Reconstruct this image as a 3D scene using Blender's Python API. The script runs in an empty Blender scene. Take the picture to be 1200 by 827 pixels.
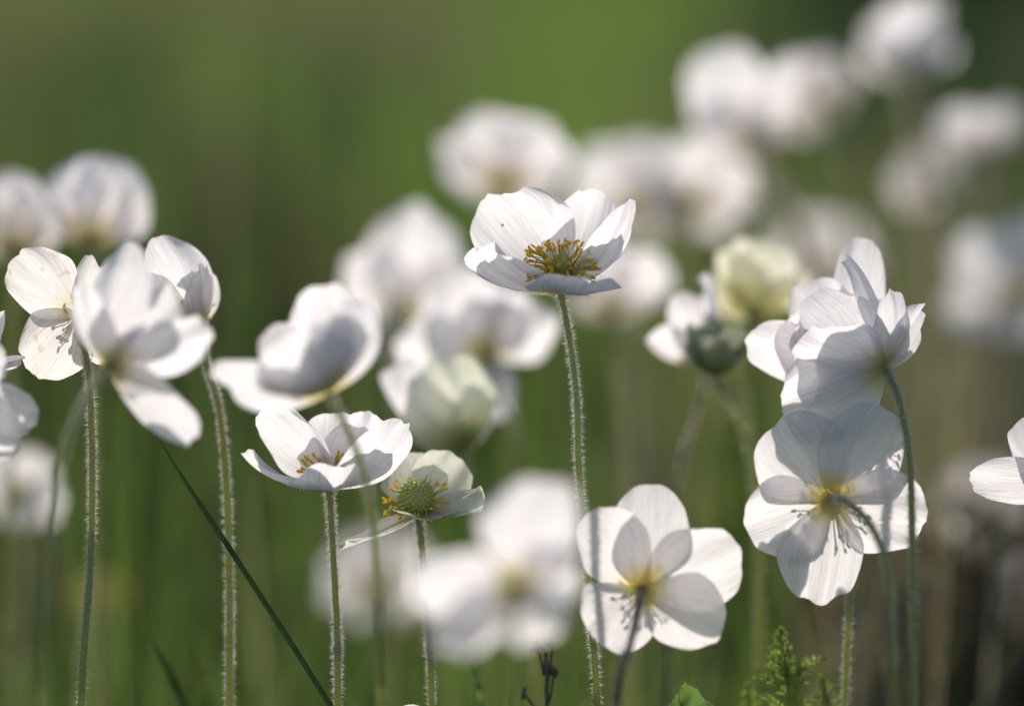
import bpy, math, random
import numpy as np
from mathutils import Vector
S = bpy.context.scene
COL = S.collection
R = math.radians
# ------------------------------------------------------------------ camera, sky, sun, exposure
CAM_Z, PITCH, FOCUS = 0.42, R(8.0), 0.80
FPX = 1200 * 100 / 36.0
cam_d = bpy.data.cameras.new('camera'); cam = bpy.data.objects.new('camera', cam_d); COL.objects.link(cam)
cam.location = (0, 0, CAM_Z); cam.rotation_euler = (R(90) - PITCH, 0, 0)
cam_d.lens = 100; cam_d.sensor_width = 36; cam_d.sensor_fit = 'HORIZONTAL'
cam_d.clip_start = 0.01; cam_d.clip_end = 2000
cam_d.dof.use_dof = True; cam_d.dof.focus_distance = FOCUS; cam_d.dof.aperture_fstop = 2.9
cam_d.dof.aperture_blades = 0
S.camera = cam
SUN_EL, SUN_AZ = R(29), R(-7)          # azimuth from +Y (behind the flowers), negative = to the left
w = bpy.data.worlds.new('World'); S.world = w; w.use_nodes = True
sky = w.node_tree.nodes.new('ShaderNodeTexSky'); sky.sky_type = 'NISHITA'; sky.sun_disc = False
sky.sun_elevation = SUN_EL; sky.sun_rotation = SUN_AZ
bg = w.node_tree.nodes['Background']; bg.inputs[1].default_value = 0.115
w.node_tree.links.new(sky.outputs[0], bg.inputs[0])
sun_d = bpy.data.lights.new('sun', 'SUN'); sun_d.energy = 5.0; sun_d.angle = R(0.5); sun_d.color = (1.0, 0.935, 0.865)
sun = bpy.data.objects.new('sun', sun_d); COL.objects.link(sun)
to_sun = Vector((math.sin(SUN_AZ) * math.cos(SUN_EL), math.cos(SUN_AZ) * math.cos(SUN_EL), math.sin(SUN_EL)))
sun.rotation_euler = to_sun.to_track_quat('Z', 'Y').to_euler(); sun.location = to_sun * 5
S.view_settings.view_transform = 'Standard'; S.view_settings.look = 'None'
S.view_settings.exposure = 0.40; S.view_settings.gamma = 1
S.cycles.use_denoising = True
S.cycles.max_bounces = 10; S.cycles.transmission_bounces = 8; S.cycles.diffuse_bounces = 6

CR = np.array((1., 0, 0)); CF = np.array((0, math.cos(PITCH), -math.sin(PITCH))); CU = np.array((0, math.sin(PITCH), math.cos(PITCH)))
CAM = np.array((0, 0, CAM_Z))
def at(px, py, d):
    s = d / FPX
    return CAM + CF * d + CR * ((px - 600) * s) - CU * ((py - 413.5) * s)
def off(v, d):                                   # (right, up, towards camera) in reference pixels at depth d -> metres
    s = d / FPX
    v = np.asarray(v, float)
    return (v[..., 0:1] * CR + v[..., 1:2] * CU - v[..., 2:3] * CF) * s
def nrm(v):
    v = np.asarray(v, float); return v / (np.linalg.norm(v) + 1e-12)

# ------------------------------------------------------------------ materials
def mat(name):
    m = bpy.data.materials.new(name); m.use_nodes = True
    nt = m.node_tree; nt.nodes.clear()
    out = nt.nodes.new('ShaderNodeOutputMaterial')
    return m, nt, out
def leafy(nt, out, col_socket_or_rgb, trans_tint, tfac, gloss=0.04, rough=0.45, normal=None):
    N, L = nt.nodes, nt.links
    d = N.new('ShaderNodeBsdfDiffuse'); t = N.new('ShaderNodeBsdfTranslucent'); g = N.new('ShaderNodeBsdfGlossy')
    g.inputs['Roughness'].default_value = rough
    mul = N.new('ShaderNodeMix'); mul.data_type = 'RGBA'; mul.blend_type = 'MULTIPLY'; mul.inputs[0].default_value = 1
    mul.inputs[7].default_value = (*trans_tint, 1)
    if isinstance(col_socket_or_rgb, tuple):
        d.inputs[0].default_value = (*col_socket_or_rgb, 1); mul.inputs[6].default_value = (*col_socket_or_rgb, 1)
    else:
        L.new(col_socket_or_rgb, d.inputs[0]); L.new(col_socket_or_rgb, mul.inputs[6])
    L.new(mul.outputs[2], t.inputs[0])
    a = N.new('ShaderNodeMixShader'); a.inputs[0].default_value = tfac
    L.new(d.outputs[0], a.inputs[1]); L.new(t.outputs[0], a.inputs[2])
    b = N.new('ShaderNodeMixShader'); b.inputs[0].default_value = gloss
    L.new(a.outputs[0], b.inputs[1]); L.new(g.outputs[0], b.inputs[2])
    L.new(b.outputs[0], out.inputs[0])
    if normal is not None:
        for x in (d, t, g): L.new(normal, x.inputs['Normal'])
    return a
def petal_mat(name, col_a, col_b, base_col, tfac=0.5, base_end=0.3, bump=0.6, spot=0.0):
    m, nt, out = mat(name); N, L = nt.nodes, nt.links
    uv = N.new('ShaderNodeUVMap')
    mp = N.new('ShaderNodeMapping'); mp.inputs['Scale'].default_value = (22, 1.0, 1); L.new(uv.outputs[0], mp.inputs[0])
    oi = N.new('ShaderNodeObjectInfo')
    cmb = N.new('ShaderNodeCombineXYZ'); L.new(oi.outputs['Random'], cmb.inputs[2])
    sc = N.new('ShaderNodeVectorMath'); sc.operation = 'SCALE'; sc.inputs[3].default_value = 60; L.new(cmb.outputs[0], sc.inputs[0])
    ad = N.new('ShaderNodeVectorMath'); ad.operation = 'ADD'; L.new(mp.outputs[0], ad.inputs[0]); L.new(sc.outputs[0], ad.inputs[1])
    no = N.new('ShaderNodeTexNoise'); no.inputs['Scale'].default_value = 2.0; no.inputs['Detail'].default_value = 4; no.inputs['Roughness'].default_value = .6
    L.new(ad.outputs[0], no.inputs[0])
    rp = N.new('ShaderNodeValToRGB'); rp.color_ramp.elements[0].position = .35; rp.color_ramp.elements[1].position = .6
    rp.color_ramp.elements[0].color = (*col_b, 1); rp.color_ramp.elements[1].color = (*col_a, 1)
    L.new(no.outputs[0], rp.inputs[0])
    sp = N.new('ShaderNodeSeparateXYZ'); L.new(uv.outputs[0], sp.inputs[0])
    mr = N.new('ShaderNodeMapRange'); mr.interpolation_type = 'SMOOTHSTEP'
    mr.inputs[1].default_value = 0.02; mr.inputs[2].default_value = base_end; mr.inputs[3].default_value = 1; mr.inputs[4].default_value = 0
    L.new(sp.outputs[1], mr.inputs[0])
    mx = N.new('ShaderNodeMix'); mx.data_type = 'RGBA'; mx.inputs[7].default_value = (*base_col, 1)
    L.new(mr.outputs[0], mx.inputs[0]); L.new(rp.outputs[0], mx.inputs[6])
    colr = mx.outputs[2]
    if spot:
        vo = N.new('ShaderNodeTexNoise'); vo.inputs['Scale'].default_value = 6; vo.inputs['Detail'].default_value = 1
        a2 = N.new('ShaderNodeVectorMath'); a2.operation = 'ADD'; L.new(uv.outputs[0], a2.inputs[0]); L.new(sc.outputs[0], a2.inputs[1]); L.new(a2.outputs[0], vo.inputs[0])
        r2 = N.new('ShaderNodeMapRange'); r2.inputs[1].default_value = .66; r2.inputs[2].default_value = .74; r2.inputs[4].default_value = spot
        L.new(vo.outputs[0], r2.inputs[0])
        m2 = N.new('ShaderNodeMix'); m2.data_type = 'RGBA'; m2.inputs[7].default_value = (.62, .40, .22, 1)
        L.new(r2.outputs[0], m2.inputs[0]); L.new(colr, m2.inputs[6]); colr = m2.outputs[2]
    # fine branching veins over the broad folds
    mp2 = N.new('ShaderNodeMapping'); mp2.inputs['Scale'].default_value = (70, 2.6, 1); L.new(uv.outputs[0], mp2.inputs[0])
    a3 = N.new('ShaderNodeVectorMath'); a3.operation = 'ADD'; L.new(mp2.outputs[0], a3.inputs[0]); L.new(sc.outputs[0], a3.inputs[1])
    vn = N.new('ShaderNodeTexNoise'); vn.inputs['Scale'].default_value = 1.0; vn.inputs['Detail'].default_value = 3; vn.inputs['Distortion'].default_value = .6
    L.new(a3.outputs[0], vn.inputs[0])
    vr = N.new('ShaderNodeMapRange'); vr.inputs[1].default_value = .40; vr.inputs[2].default_value = .56; vr.inputs[3].default_value = .86; vr.inputs[4].default_value = 1.0
    L.new(vn.outputs[0], vr.inputs[0])
    m3 = N.new('ShaderNodeMix'); m3.data_type = 'RGBA'; m3.blend_type = 'MULTIPLY'; m3.inputs[0].default_value = 1
    L.new(colr, m3.inputs[6]); L.new(vr.outputs[0], m3.inputs[7]); colr = m3.outputs[2]
    # browned, frayed tips
    tn = N.new('ShaderNodeTexNoise'); tn.inputs['Scale'].default_value = 7; tn.inputs['Detail'].default_value = 3
    a4 = N.new('ShaderNodeVectorMath'); a4.operation = 'ADD'; L.new(uv.outputs[0], a4.inputs[0]); L.new(sc.outputs[0], a4.inputs[1]); L.new(a4.outputs[0], tn.inputs[0])
    sm_ = N.new('ShaderNodeMath'); sm_.operation = 'MULTIPLY_ADD'; sm_.inputs[1].default_value = .22; L.new(tn.outputs[0], sm_.inputs[0]); L.new(sp.outputs[1], sm_.inputs[2])
    tr = N.new('ShaderNodeMapRange'); tr.inputs[1].default_value = 1.09; tr.inputs[2].default_value = 1.16; tr.inputs[3].default_value = 0; tr.inputs[4].default_value = .55
    L.new(sm_.outputs[0], tr.inputs[0])
    m4 = N.new('ShaderNodeMix'); m4.data_type = 'RGBA'; m4.inputs[7].default_value = (.60, .46, .34, 1)
    L.new(tr.outputs[0], m4.inputs[0]); L.new(colr, m4.inputs[6]); colr = m4.outputs[2]
    hs = N.new('ShaderNodeMath'); hs.operation = 'MULTIPLY_ADD'; hs.inputs[1].default_value = .6; L.new(vn.outputs[0], hs.inputs[0]); L.new(no.outputs[0], hs.inputs[2])
    bp = N.new('ShaderNodeBump'); bp.inputs['Strength'].default_value = bump; bp.inputs['Distance'].default_value = 0.0006
    L.new(hs.outputs[0], bp.inputs['Height'])
    leafy(nt, out, colr, (1, .975, .955), tfac, gloss=0.03, rough=.5, normal=bp.outputs[0])
    last = out.inputs[0].links[0].from_socket; tp = N.new('ShaderNodeBsdfTransparent'); mt = N.new('ShaderNodeMixShader'); mt.inputs[0].default_value = .07
    L.new(last, mt.inputs[1]); L.new(tp.outputs[0], mt.inputs[2]); L.new(mt.outputs[0], out.inputs[0])
    return m
def plain_leafy(name, rgb, tint=(1, 1, .7), tfac=.4, gloss=.05, rough=.4, vary=None, scale=300):
    m, nt, out = mat(name); N, L = nt.nodes, nt.links
    if vary is None: vary = tuple(c * .75 for c in rgb)
    tc = N.new('ShaderNodeTexCoord'); no = N.new('ShaderNodeTexNoise'); no.inputs['Scale'].default_value = scale
    L.new(tc.outputs['Object'], no.inputs[0])
    rp = N.new('ShaderNodeValToRGB'); rp.color_ramp.elements[0].position = .38; rp.color_ramp.elements[1].position = .62
    rp.color_ramp.elements[0].color = (*vary, 1); rp.color_ramp.elements[1].color = (*rgb, 1)
    L.new(no.outputs[0], rp.inputs[0])
    leafy(nt, out, rp.outputs[0], tint, tfac, gloss, rough)
    return m
def attr_leafy(name, tfac=.45, tint=(1, 1, .75), gloss=.05):
    m, nt, out = mat(name); N, L = nt.nodes, nt.links
    at_ = N.new('ShaderNodeAttribute'); at_.attribute_name = 'col'
    leafy(nt, out, at_.outputs[0], tint, tfac, gloss, .45)
    return m
M = {}
M['petal'] = petal_mat('white_petal', (.87, .85, .87), (.77, .755, .785), (.76, .68, .30), .62)
M['petal_soft'] = petal_mat('soft_white_petal', (.84, .815, .82), (.76, .74, .755), (.84, .72, .20), .60, base_end=.30, bump=.4)
M['petal_spot'] = petal_mat('speckled_petal', (.88, .85, .83), (.80, .77, .76), (.74, .66, .34), .60, spot=.45)
M['petal_cream'] = petal_mat('cream_petal', (.87, .86, .72), (.82, .81, .64), (.78, .77, .36), .62, base_end=.75)
M['petal_green'] = petal_mat('greenish_petal', (.76, .78, .66), (.64, .68, .52), (.34, .42, .12), .45, base_end=.75)
M['petal_old'] = petal_mat('fading_petal', (.80, .80, .70), (.70, .70, .58), (.62, .58, .26), .5, spot=.35, base_end=.45)
M['bud'] = petal_mat('shaded_bud_sepal', (.42, .45, .30), (.33, .36, .24), (.26, .32, .12), .3, base_end=.8)  # greyish green, darkened to carry the shaded underside of the closed cup
M['petal_dry'] = petal_mat('withered_petal', (.44, .34, .27), (.34, .26, .20), (.30, .22, .1), .4)
M['stem'] = plain_leafy('stem_green', (.43, .46, .17), tint=(1, 1, .78), tfac=.62, gloss=.01, vary=(.42, .41, .12), scale=60)
M['stem_red'] = plain_leafy('stem_dusky', (.42, .36, .24), tint=(1, .92, .75), tfac=.6, gloss=.03, vary=(.17, .15, .11), scale=120)
M['hair'] = plain_leafy('stem_hair', (.88, .86, .78), tint=(1, 1, 1), tfac=.7, gloss=.05, rough=.4, vary=(.8, .79, .74))
M['anther'] = plain_leafy('anther_yellow', (.95, .76, .09), tint=(1, .95, .6), tfac=.6, gloss=.02, vary=(.92, .64, .06), scale=900)
M['filament'] = plain_leafy('filament_cream', (.80, .68, .16), tint=(1, .9, .5), tfac=.5)
M['pistil'] = plain_leafy('pistil_green', (.66, .66, .20), tint=(1, 1, .5), tfac=.35, vary=(.50, .53, .16), scale=2600)
M['grass'] = attr_leafy('meadow_grass')
M['blade'] = plain_leafy('blade_green', (.03, .06, .014), tfac=.15, gloss=.02)
M['leaf'] = plain_leafy('leaf_green', (.15, .24, .07), tfac=.5, gloss=.03, vary=(.12, .20, .055))
M['fern'] = plain_leafy('feathery_green', (.26, .32, .08), tfac=.55, gloss=.03)
M['twig'] = plain_leafy('twig_brown', (.10, .085, .05), tint=(1, .8, .5), tfac=.1)
M['dead'] = plain_leafy('dead_leaf', (.10, .075, .055), tint=(1, .8, .6), tfac=.2, gloss=.02, scale=200)
M['mite'] = plain_leafy('mite_red', (.45, .04, .03), tint=(1, .5, .5), tfac=.1)
M['stem_backlit'] = plain_leafy('stem_backlit', (.66, .60, .48), tint=(1, .97, .88), tfac=.6, gloss=.01, vary=(.55, .50, .40), scale=60)  # glow of the backlit stem hairs put into the stem colour
M['bark'] = plain_leafy('bark', (.09, .07, .05), tint=(1, 1, 1), tfac=0.0, gloss=.02, scale=40)

# ------------------------------------------------------------------ mesh helpers
class MB:
    def __init__(s): s.v, s.f, s.uv, s.mi = [], [], [], []
    def add(s, verts, faces, mi=0, uvs=None):
        o = len(s.v); s.v += [tuple(map(float, p)) for p in verts]
        for f in faces: s.f.append(tuple(i + o for i in f)); s.mi.append(mi)
        s.uv += [tuple(u) for u in uvs] if uvs is not None else [(0, 0)] * len(verts)
    def tube(s, pts, radii, n=8, mi=0, cap=True):
        pts = np.asarray(pts, float); k = len(pts)
        radii = np.broadcast_to(np.asarray(radii, float), (k,))
        T = np.gradient(pts, axis=0); T /= np.linalg.norm(T, axis=1)[:, None] + 1e-12
        ref = np.array((1., 0, 0)) if abs(T[0][0]) < .8 else np.array((0, 1., 0))
        vs = []; u = nrm(ref - T[0] * ref.dot(T[0]))
        for i in range(k):
            u = nrm(u - T[i] * u.dot(T[i])); b = np.cross(T[i], u)
            for j in range(n):
                a = 2 * math.pi * j / n
                vs.append(pts[i] + radii[i] * (math.cos(a) * u + math.sin(a) * b))
        fs = [(i * n + j, i * n + (j + 1) % n, (i + 1) * n + (j + 1) % n, (i + 1) * n + j) for i in range(k - 1) for j in range(n)]
        if cap: fs += [tuple(range(n - 1, -1, -1)), tuple((k - 1) * n + j for j in range(n))]
        s.add(vs, fs, mi)
    def ball(s, c, ax, ru, rl, n=10, m=7, mi=0, flat=1.0):      # ellipsoid along ax, radius ru across, rl along
        ax = nrm(ax); ref = np.array((1., 0, 0)) if abs(ax[0]) < .8 else np.array((0, 1., 0))
        e1 = nrm(np.cross(ax, ref)); e2 = np.cross(ax, e1)
        vs = []
        for i in range(m + 1):
            th = math.pi * i / m
            rr = max(math.sin(th), .02)
            for j in range(n):
                a = 2 * math.pi * j / n
                vs.append(c + ru * rr * (math.cos(a) * e1 + flat * math.sin(a) * e2) - rl * math.cos(th) * ax)
        fs = [(i * n + j, i * n + (j + 1) % n, (i + 1) * n + (j + 1) % n, (i + 1) * n + j) for i in range(m) for j in range(n)]
        fs += [tuple(range(n - 1, -1, -1)), tuple(m * n + j for j in range(n))]
        s.add(vs, fs, mi)
    def build(s, name, mats, parent=None, origin=(0, 0, 0), smooth=True):
        me = bpy.data.meshes.new(name)
        o = np.asarray(origin, float)
        me.from_pydata([tuple(np.asarray(p) - o) for p in s.v], [], s.f)
        for m in (mats if isinstance(mats, (list, tuple)) else [mats]): me.materials.append(m)
        me.polygons.foreach_set('material_index', s.mi)
        me.polygons.foreach_set('use_smooth', [smooth] * len(s.f))
        ul = me.uv_layers.new(name='UVMap')
        li = np.zeros(len(me.loops), int); me.loops.foreach_get('vertex_index', li)
        ul.data.foreach_set('uv', np.asarray(s.uv, float)[li].ravel())
        me.update()
        ob = bpy.data.objects.new(name, me); COL.objects.link(ob)
        if parent is not None: ob.parent = parent
        else: ob.location = o
        return ob
def tag(o, label=None, cat=None, group=None, kind=None):
    if label: o['label'] = label
    if cat: o['category'] = cat
    if group: o['group'] = group
    if kind: o['kind'] = kind
    return o
def empty(name, loc):
    o = bpy.data.objects.new(name, None); COL.objects.link(o); o.location = tuple(loc); o.empty_display_size = .01
    return o
def spline(P, n):                                               # Catmull-Rom through points
    P = np.asarray(P, float); P = np.vstack([2 * P[0] - P[1], P, 2 * P[-1] - P[-2]])
    k = len(P) - 3; out = []
    for t in np.linspace(0, k - 1e-9, n):
        i = int(t); f = t - i
        a, b, c, d = P[i:i + 4]
        out.append(.5 * (2 * b + (c - a) * f + (2 * a - 5 * b + 4 * c - d) * f * f + (3 * b - a - 3 * c + d) * f ** 3))
    return np.array(out)
def hairs(mb, rng, pts, nrms, length, rad, mi, droop=.2):
    p = np.asarray(pts, float).reshape(-1, 3); n = np.asarray(nrms, float).reshape(-1, 3); k = len(p)
    if not k: return
    def unit(v): return v / (np.linalg.norm(v, axis=1)[:, None] + 1e-12)
    L = (length * rng.uniform(.25, 1.15, k) * rng.uniform(.6, 1.1, k))[:, None]
    dr = unit(n + .38 * rng.normal(size=(k, 3))); q = p + dr * L; q[:, 2] -= (L[:, 0] * droop * rng.uniform(0, 1.5, k))
    mid = (p + q) / 2; mid[:, 2] += .08 * L[:, 0]
    e1 = unit(np.cross(dr, rng.normal(size=(k, 3)))); e2 = np.cross(dr, e1)
    ring = [math.cos(a) * e1 + math.sin(a) * e2 for a in (0, 2.1, 4.2)]
    V = np.stack([p + rad * c for c in ring] + [mid + .75 * rad * c for c in ring] + [q], 1).reshape(-1, 3)
    f = [(0, 1, 4, 3), (1, 2, 5, 4), (2, 0, 3, 5), (3, 4, 6), (4, 5, 6), (5, 3, 6)]
    o = len(mb.v); mb.v += V.tolist(); mb.uv += [(0, 0)] * len(V)
    mb.f += [tuple(o + 7 * h + i for i in t) for h in range(k) for t in f]; mb.mi += [mi] * (6 * k)

def ground_z(x, y):
    return 0.03 * np.sin(x * .7 + 1) * np.sin(y * .5) * np.clip((np.hypot(x, y) - 2) / 4, 0, 1) + .035 * np.clip(np.asarray(y) - 11, 0, 120)

# ------------------------------------------------------------------ flowers
GROUP = 'white anemones growing in the meadow'
def petal_geo(rng, axis, d, base, tip, W, bulge=.22, cup=.28, notch=(), wave=.042, curl=0.0, twist=0.0, wd=None, hair=0, nu=25, nv=18, ragged=1.0):
    tip = np.asarray(tip, float); Ln = np.linalg.norm(tip); t = tip / Ln
    n = axis - axis.dot(t) * t
    if wd is not None:
        wdir = nrm(np.asarray(wd, float)); n = np.cross(t, wdir)
        if n.dot(axis) < 0 and np.linalg.norm(axis - axis.dot(t) * t) > .25: wdir, n = -wdir, -n
    else:
        n = nrm(n); wdir = np.cross(n, t)
    n = nrm(n)
    c1 = tip * .38 - n * bulge * Ln; c2 = tip * .78 - n * bulge * Ln * .75
    us = np.sin(np.linspace(-1, 1, nu) * math.pi / 2); vs = np.linspace(0, 1, nv)
    ph = rng.uniform(0, 6.28, 12); ks = np.arange(1, 13)
    am = rng.normal(size=12) / (ks ** .8) * .021 * ragged
    Lu = .60 + .40 * np.clip(1 - np.abs(us) ** 2.0, 0, 1) ** .6 + (am[:, None] * np.sin(ks[:, None] * us * 2.2 + ph[:, None])).sum(0)
    for (u0, dep, sg) in notch: Lu -= dep * np.exp(-((us - u0) / sg) ** 2)
    wph = rng.uniform(0, 6.28, 5); wk = rng.uniform(2, 9, 5); wa = rng.normal(size=5) * wave
    eph = rng.uniform(0, 6.28, 2)
    V, UV, NR = [], [], []
    for v in vs:
        g = .17 + .83 * math.sin(math.pi / 2 * min(v / .72, 1)) ** 1.05
        g *= 1 - .10 * max(0, (v - .72) / .28) ** 2
        for j, u in enumerate(us):
            s = v * Lu[j]
            C = 3 * (1 - s) ** 2 * s * c1 + 3 * (1 - s) * s * s * c2 + s ** 3 * tip
            T = nrm(3 * (1 - s) ** 2 * c1 + 6 * (1 - s) * s * (c2 - c1) + 3 * s * s * (tip - c2))
            wl = nrm(wdir - T * wdir.dot(T)); nl = np.cross(T, wl)
            if nl.dot(n) < 0: nl = -nl
            ta = twist * s
            wl, nl = wl * math.cos(ta) + nl * math.sin(ta), nl * math.cos(ta) - wl * math.sin(ta)
            asym = 1 + .07 * math.sin(eph[0] + 4 * v) * np.sign(u) * abs(u)
            x = u * W / 2 * g * asym
            h = cup * x * x / (W / 2) * (1 - .35 * v) + W * sum(wa[k] * math.sin(wk[k] * u + wph[k]) for k in range(5)) * v ** 1.3
            h += curl * Ln * max(0, v - .55) ** 2 * 2
            V.append(base + off((C + x * wl + h * nl)[None], d)[0]); UV.append((.5 + u / 2, v)); NR.append(off(-nl[None], 1.)[0])
    F = [(i * nu + j, i * nu + j + 1, (i + 1) * nu + j + 1, (i + 1) * nu + j) for i in range(nv - 1) for j in range(nu - 1)]
    mb = MB(); mb.add(V, F, 0, UV)
    if hair:
        idx = rng.integers(0, len(V) - nu - 1, hair); idx = [i for i in idx if UV[i][1] < .5]
        p = [np.asarray(V[i]) + (np.asarray(V[i + nu + 1]) - np.asarray(V[i])) * rng.uniform() for i in idx]
        hairs(mb, rng, p, [nrm(NR[i]) for i in idx], 5.5 * d / FPX, .22 * d / FPX, 1)
    return mb

def flower(label, base, d, axis, petals=None, stem=None, ring=None, pm='petal', sm='stem', seed=1, hair=500, stem_r=4.6, lift=4,
           stamens=46, stamen_len=34, pistil=(11, 13), parts=False, petal_hair=0, cat='flower', elev=.6, roll=0.0, n=5, L=105, W=98,
           spread=.12, ragged=.5, anther=1.0, open_stamen=.75, name='anemone'):
    rng = np.random.default_rng(seed)
    axis = nrm(axis); B = at(*base, d)
    # stem points down to the soil
    P = [B - off(axis[None] * 3, d)[0]]
    dl = d
    for s in (stem or [(base[0] + rng.uniform(-8, 8), base[1] + 120), (base[0] + rng.uniform(-15, 15), base[1] + 320)]):
        dl = s[2] if len(s) > 2 else dl
        P.append(at(s[0], s[1], dl))
    P = np.array(P); dirn = P[-1] - P[-2]; dirn = dirn / max(1e-6, -dirn[2]) if dirn[2] < -1e-4 else np.array((0, 0, -1.))
    z = P[-1][2]
    gx, gy = P[-1][0] + dirn[0] * z * .5, P[-1][1] + dirn[1] * z * .5
    P = np.vstack([P, [P[-1][0] + dirn[0] * z * .3, P[-1][1] + dirn[1] * z * .3, z * .5], [gx, gy, float(ground_z(gx, gy)) - .004]])
    root = empty(name, (gx, gy, float(ground_z(gx, gy))))
    o = np.array(root.location)
    tag(root, label, cat, GROUP)
    sp = spline(P, 56); px = d / FPX
    rad = stem_r * .70 * px * (np.linspace(.88, 1.3, 56) + .45 * np.exp(-np.linspace(0, 1, 56) / .015)) * (1 + .02 * np.sin(np.linspace(0, 71, 56))) * (1 + .03 * np.sin(np.linspace(0, 20, 56) + rng.uniform(0, 6)))
    mb = MB(); mb.tube(sp, rad, 10)
    if hair:
        hair = int(hair * 1.9)
        ii = np.sort(rng.uniform(0, 40, hair)); p, nn = [], []
        for t in ii:
            i = int(t); c = sp[i] + (sp[i + 1] - sp[i]) * (t - i); tg = nrm(sp[i + 1] - sp[i])
            q = nrm(np.cross(tg, rng.normal(size=3))); p.append(c + q * rad[i] * .97); nn.append(q - .15 * tg)
        hairs(mb, rng, p, nn, 8.5 * px, .25 * px, 1)
    mb.build('stem', [M[sm], M['hair']], root, o)
    # petals
    e1 = nrm(np.array((1., 0, 0)) - axis * axis[0]) if abs(axis[0]) < .9 else nrm(np.array((0, 1., 0)) - axis * axis[1])
    e2 = np.cross(axis, e1)
    if petals is None:
        petals = []
        for k in range(n):
            a = roll + 2 * math.pi * k / n + rng.uniform(-.12, .12)
            rd = math.cos(a) * e1 + math.sin(a) * e2
            el = elev + rng.uniform(-spread, spread); l = L * rng.uniform(.92, 1.08)
            petals.append(dict(tip=l * (math.cos(el) * rd + math.sin(el) * axis), w=W * rng.uniform(.9, 1.08), wd=np.cross(axis, rd), ragged=ragged, wave=.02))
    for pd in petals:
        pd = dict(pd) if isinstance(pd, dict) else dict(tip=pd[0:3], w=pd[3], **(pd[4] if len(pd) > 4 else {}))
        tip = pd.pop('tip'); W_ = pd.pop('w'); m_ = pd.pop('m', pm)
        g = petal_geo(rng, axis, d, B, tip, W_, hair=petal_hair, **pd)
        g.build('petal', [M[m_], M['hair']], root, o)
    # pistil and stamens
    pu, pl = pistil
    mb = MB(); c = B + off(axis[None] * (lift + pl * .8), d)[0]; axw = off(axis[None], 1.)[0]
    mb.ball(c, axw, pu * px, pl * px, 20, 14)
    if lift > 6: mb.tube(B + off(np.array([axis * .0, axis * lift * .6, axis * (lift + 2)]), d), np.array((7, pu * .8, pu * .75)) * px, 12)
    if parts:                                                   # small carpel bumps
        for k in range(150):
            th = math.acos(1 - 1.5 * (k + .5) / 150); ph = k * 2.39996
            a_ = math.cos(th) * axis; r_ = math.sin(th) * (math.cos(ph) * e1 + math.sin(ph) * e2)
            q = a_ * pl + r_ * pu
            mb.ball(c + off(q[None], d)[0], off(nrm(q)[None], 1.)[0], pu * .11 * px, pu * .16 * px, 5, 4)
    mb.build('pistil', M['pistil'], root, o)
    ring_mb = MB()
    for k in range(stamens):
        sb = MB() if parts else ring_mb
        a = k * 2.39996 + rng.uniform(-.2, .2); q = math.sqrt((k + .5) / stamens)
        rd = math.cos(a) * e1 + math.sin(a) * e2
        th = .25 + open_stamen * q * rng.uniform(.85, 1.2)       # lean away from the axis
        l = stamen_len * rng.uniform(.78, 1.12) * (.85 + .15 * q)
        p0 = (lift * .7 + 2) * axis + rd * (pu * (.55 + .25 * q))
        d1 = math.cos(th * .6) * axis + math.sin(th * .6) * rd; d2 = math.cos(th * 1.25) * axis + math.sin(th * 1.25) * rd
        p1 = p0 + d1 * l * .5; p2 = p1 + d2 * l * .5
        pts = B + off(spline([p0, p1, p2], 6), d)
        sb.tube(pts, .62 * px, 5, 0)
        ad = nrm(d2 + .5 * rng.normal(size=3)); c = B + off((p2 + d2 * 2)[None], d)[0]
        sb.ball(c, off(ad[None], 1.)[0], 2.05 * anther * px * rng.uniform(.85, 1.15), 4.3 * anther * px * rng.uniform(.8, 1.15), 7, 6, 1, .75)
        if parts: sb.build('stamen', [M['filament'], M['anther']], root, o)
    if stamens and not parts: ring_mb.build('stamen_ring', [M['filament'], M['anther']], root, o)
    return root

# ---- setting: ground
def ground():
    xs = np.concatenate([-np.geomspace(900, 6, 22), np.linspace(-5.5, 5.5, 45), np.geomspace(6, 900, 22)])
    ys = np.concatenate([-np.geomspace(900, 3, 16), np.linspace(-2.5, 20, 91), np.geomspace(21, 900, 22)])
    X, Y = np.meshgrid(xs, ys); Z = ground_z(X, Y)
    k = len(xs)
    mb = MB(); mb.add(np.stack([X, Y, Z], -1).reshape(-1, 3), [(i * k + j, i * k + j + 1, (i + 1) * k + j + 1, (i + 1) * k + j) for i in range(len(ys) - 1) for j in range(k - 1)])
    m, nt, out = mat('soil_and_moss'); N, L = nt.nodes, nt.links
    tc = N.new('ShaderNodeTexCoord'); n1 = N.new('ShaderNodeTexNoise'); n1.inputs['Scale'].default_value = 1.2; n1.inputs['Detail'].default_value = 8
    L.new(tc.outputs['Object'], n1.inputs[0])
    rp = N.new('ShaderNodeValToRGB'); rp.color_ramp.elements[0].position = .35; rp.color_ramp.elements[1].position = .65
    rp.color_ramp.elements[0].color = (.045, .065, .02, 1); rp.color_ramp.elements[1].color = (.085, .105, .035, 1); L.new(n1.outputs[0], rp.inputs[0])
    b = N.new('ShaderNodeBsdfDiffuse'); L.new(rp.outputs[0], b.inputs[0])
    bp = N.new('ShaderNodeBump'); bp.inputs['Distance'].default_value = .02; L.new(n1.outputs[0], bp.inputs['Height']); L.new(bp.outputs[0], b.inputs['Normal'])
    L.new(b.outputs[0], out.inputs[0])
    tag(mb.build('ground', m), kind='structure')
ground()

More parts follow.
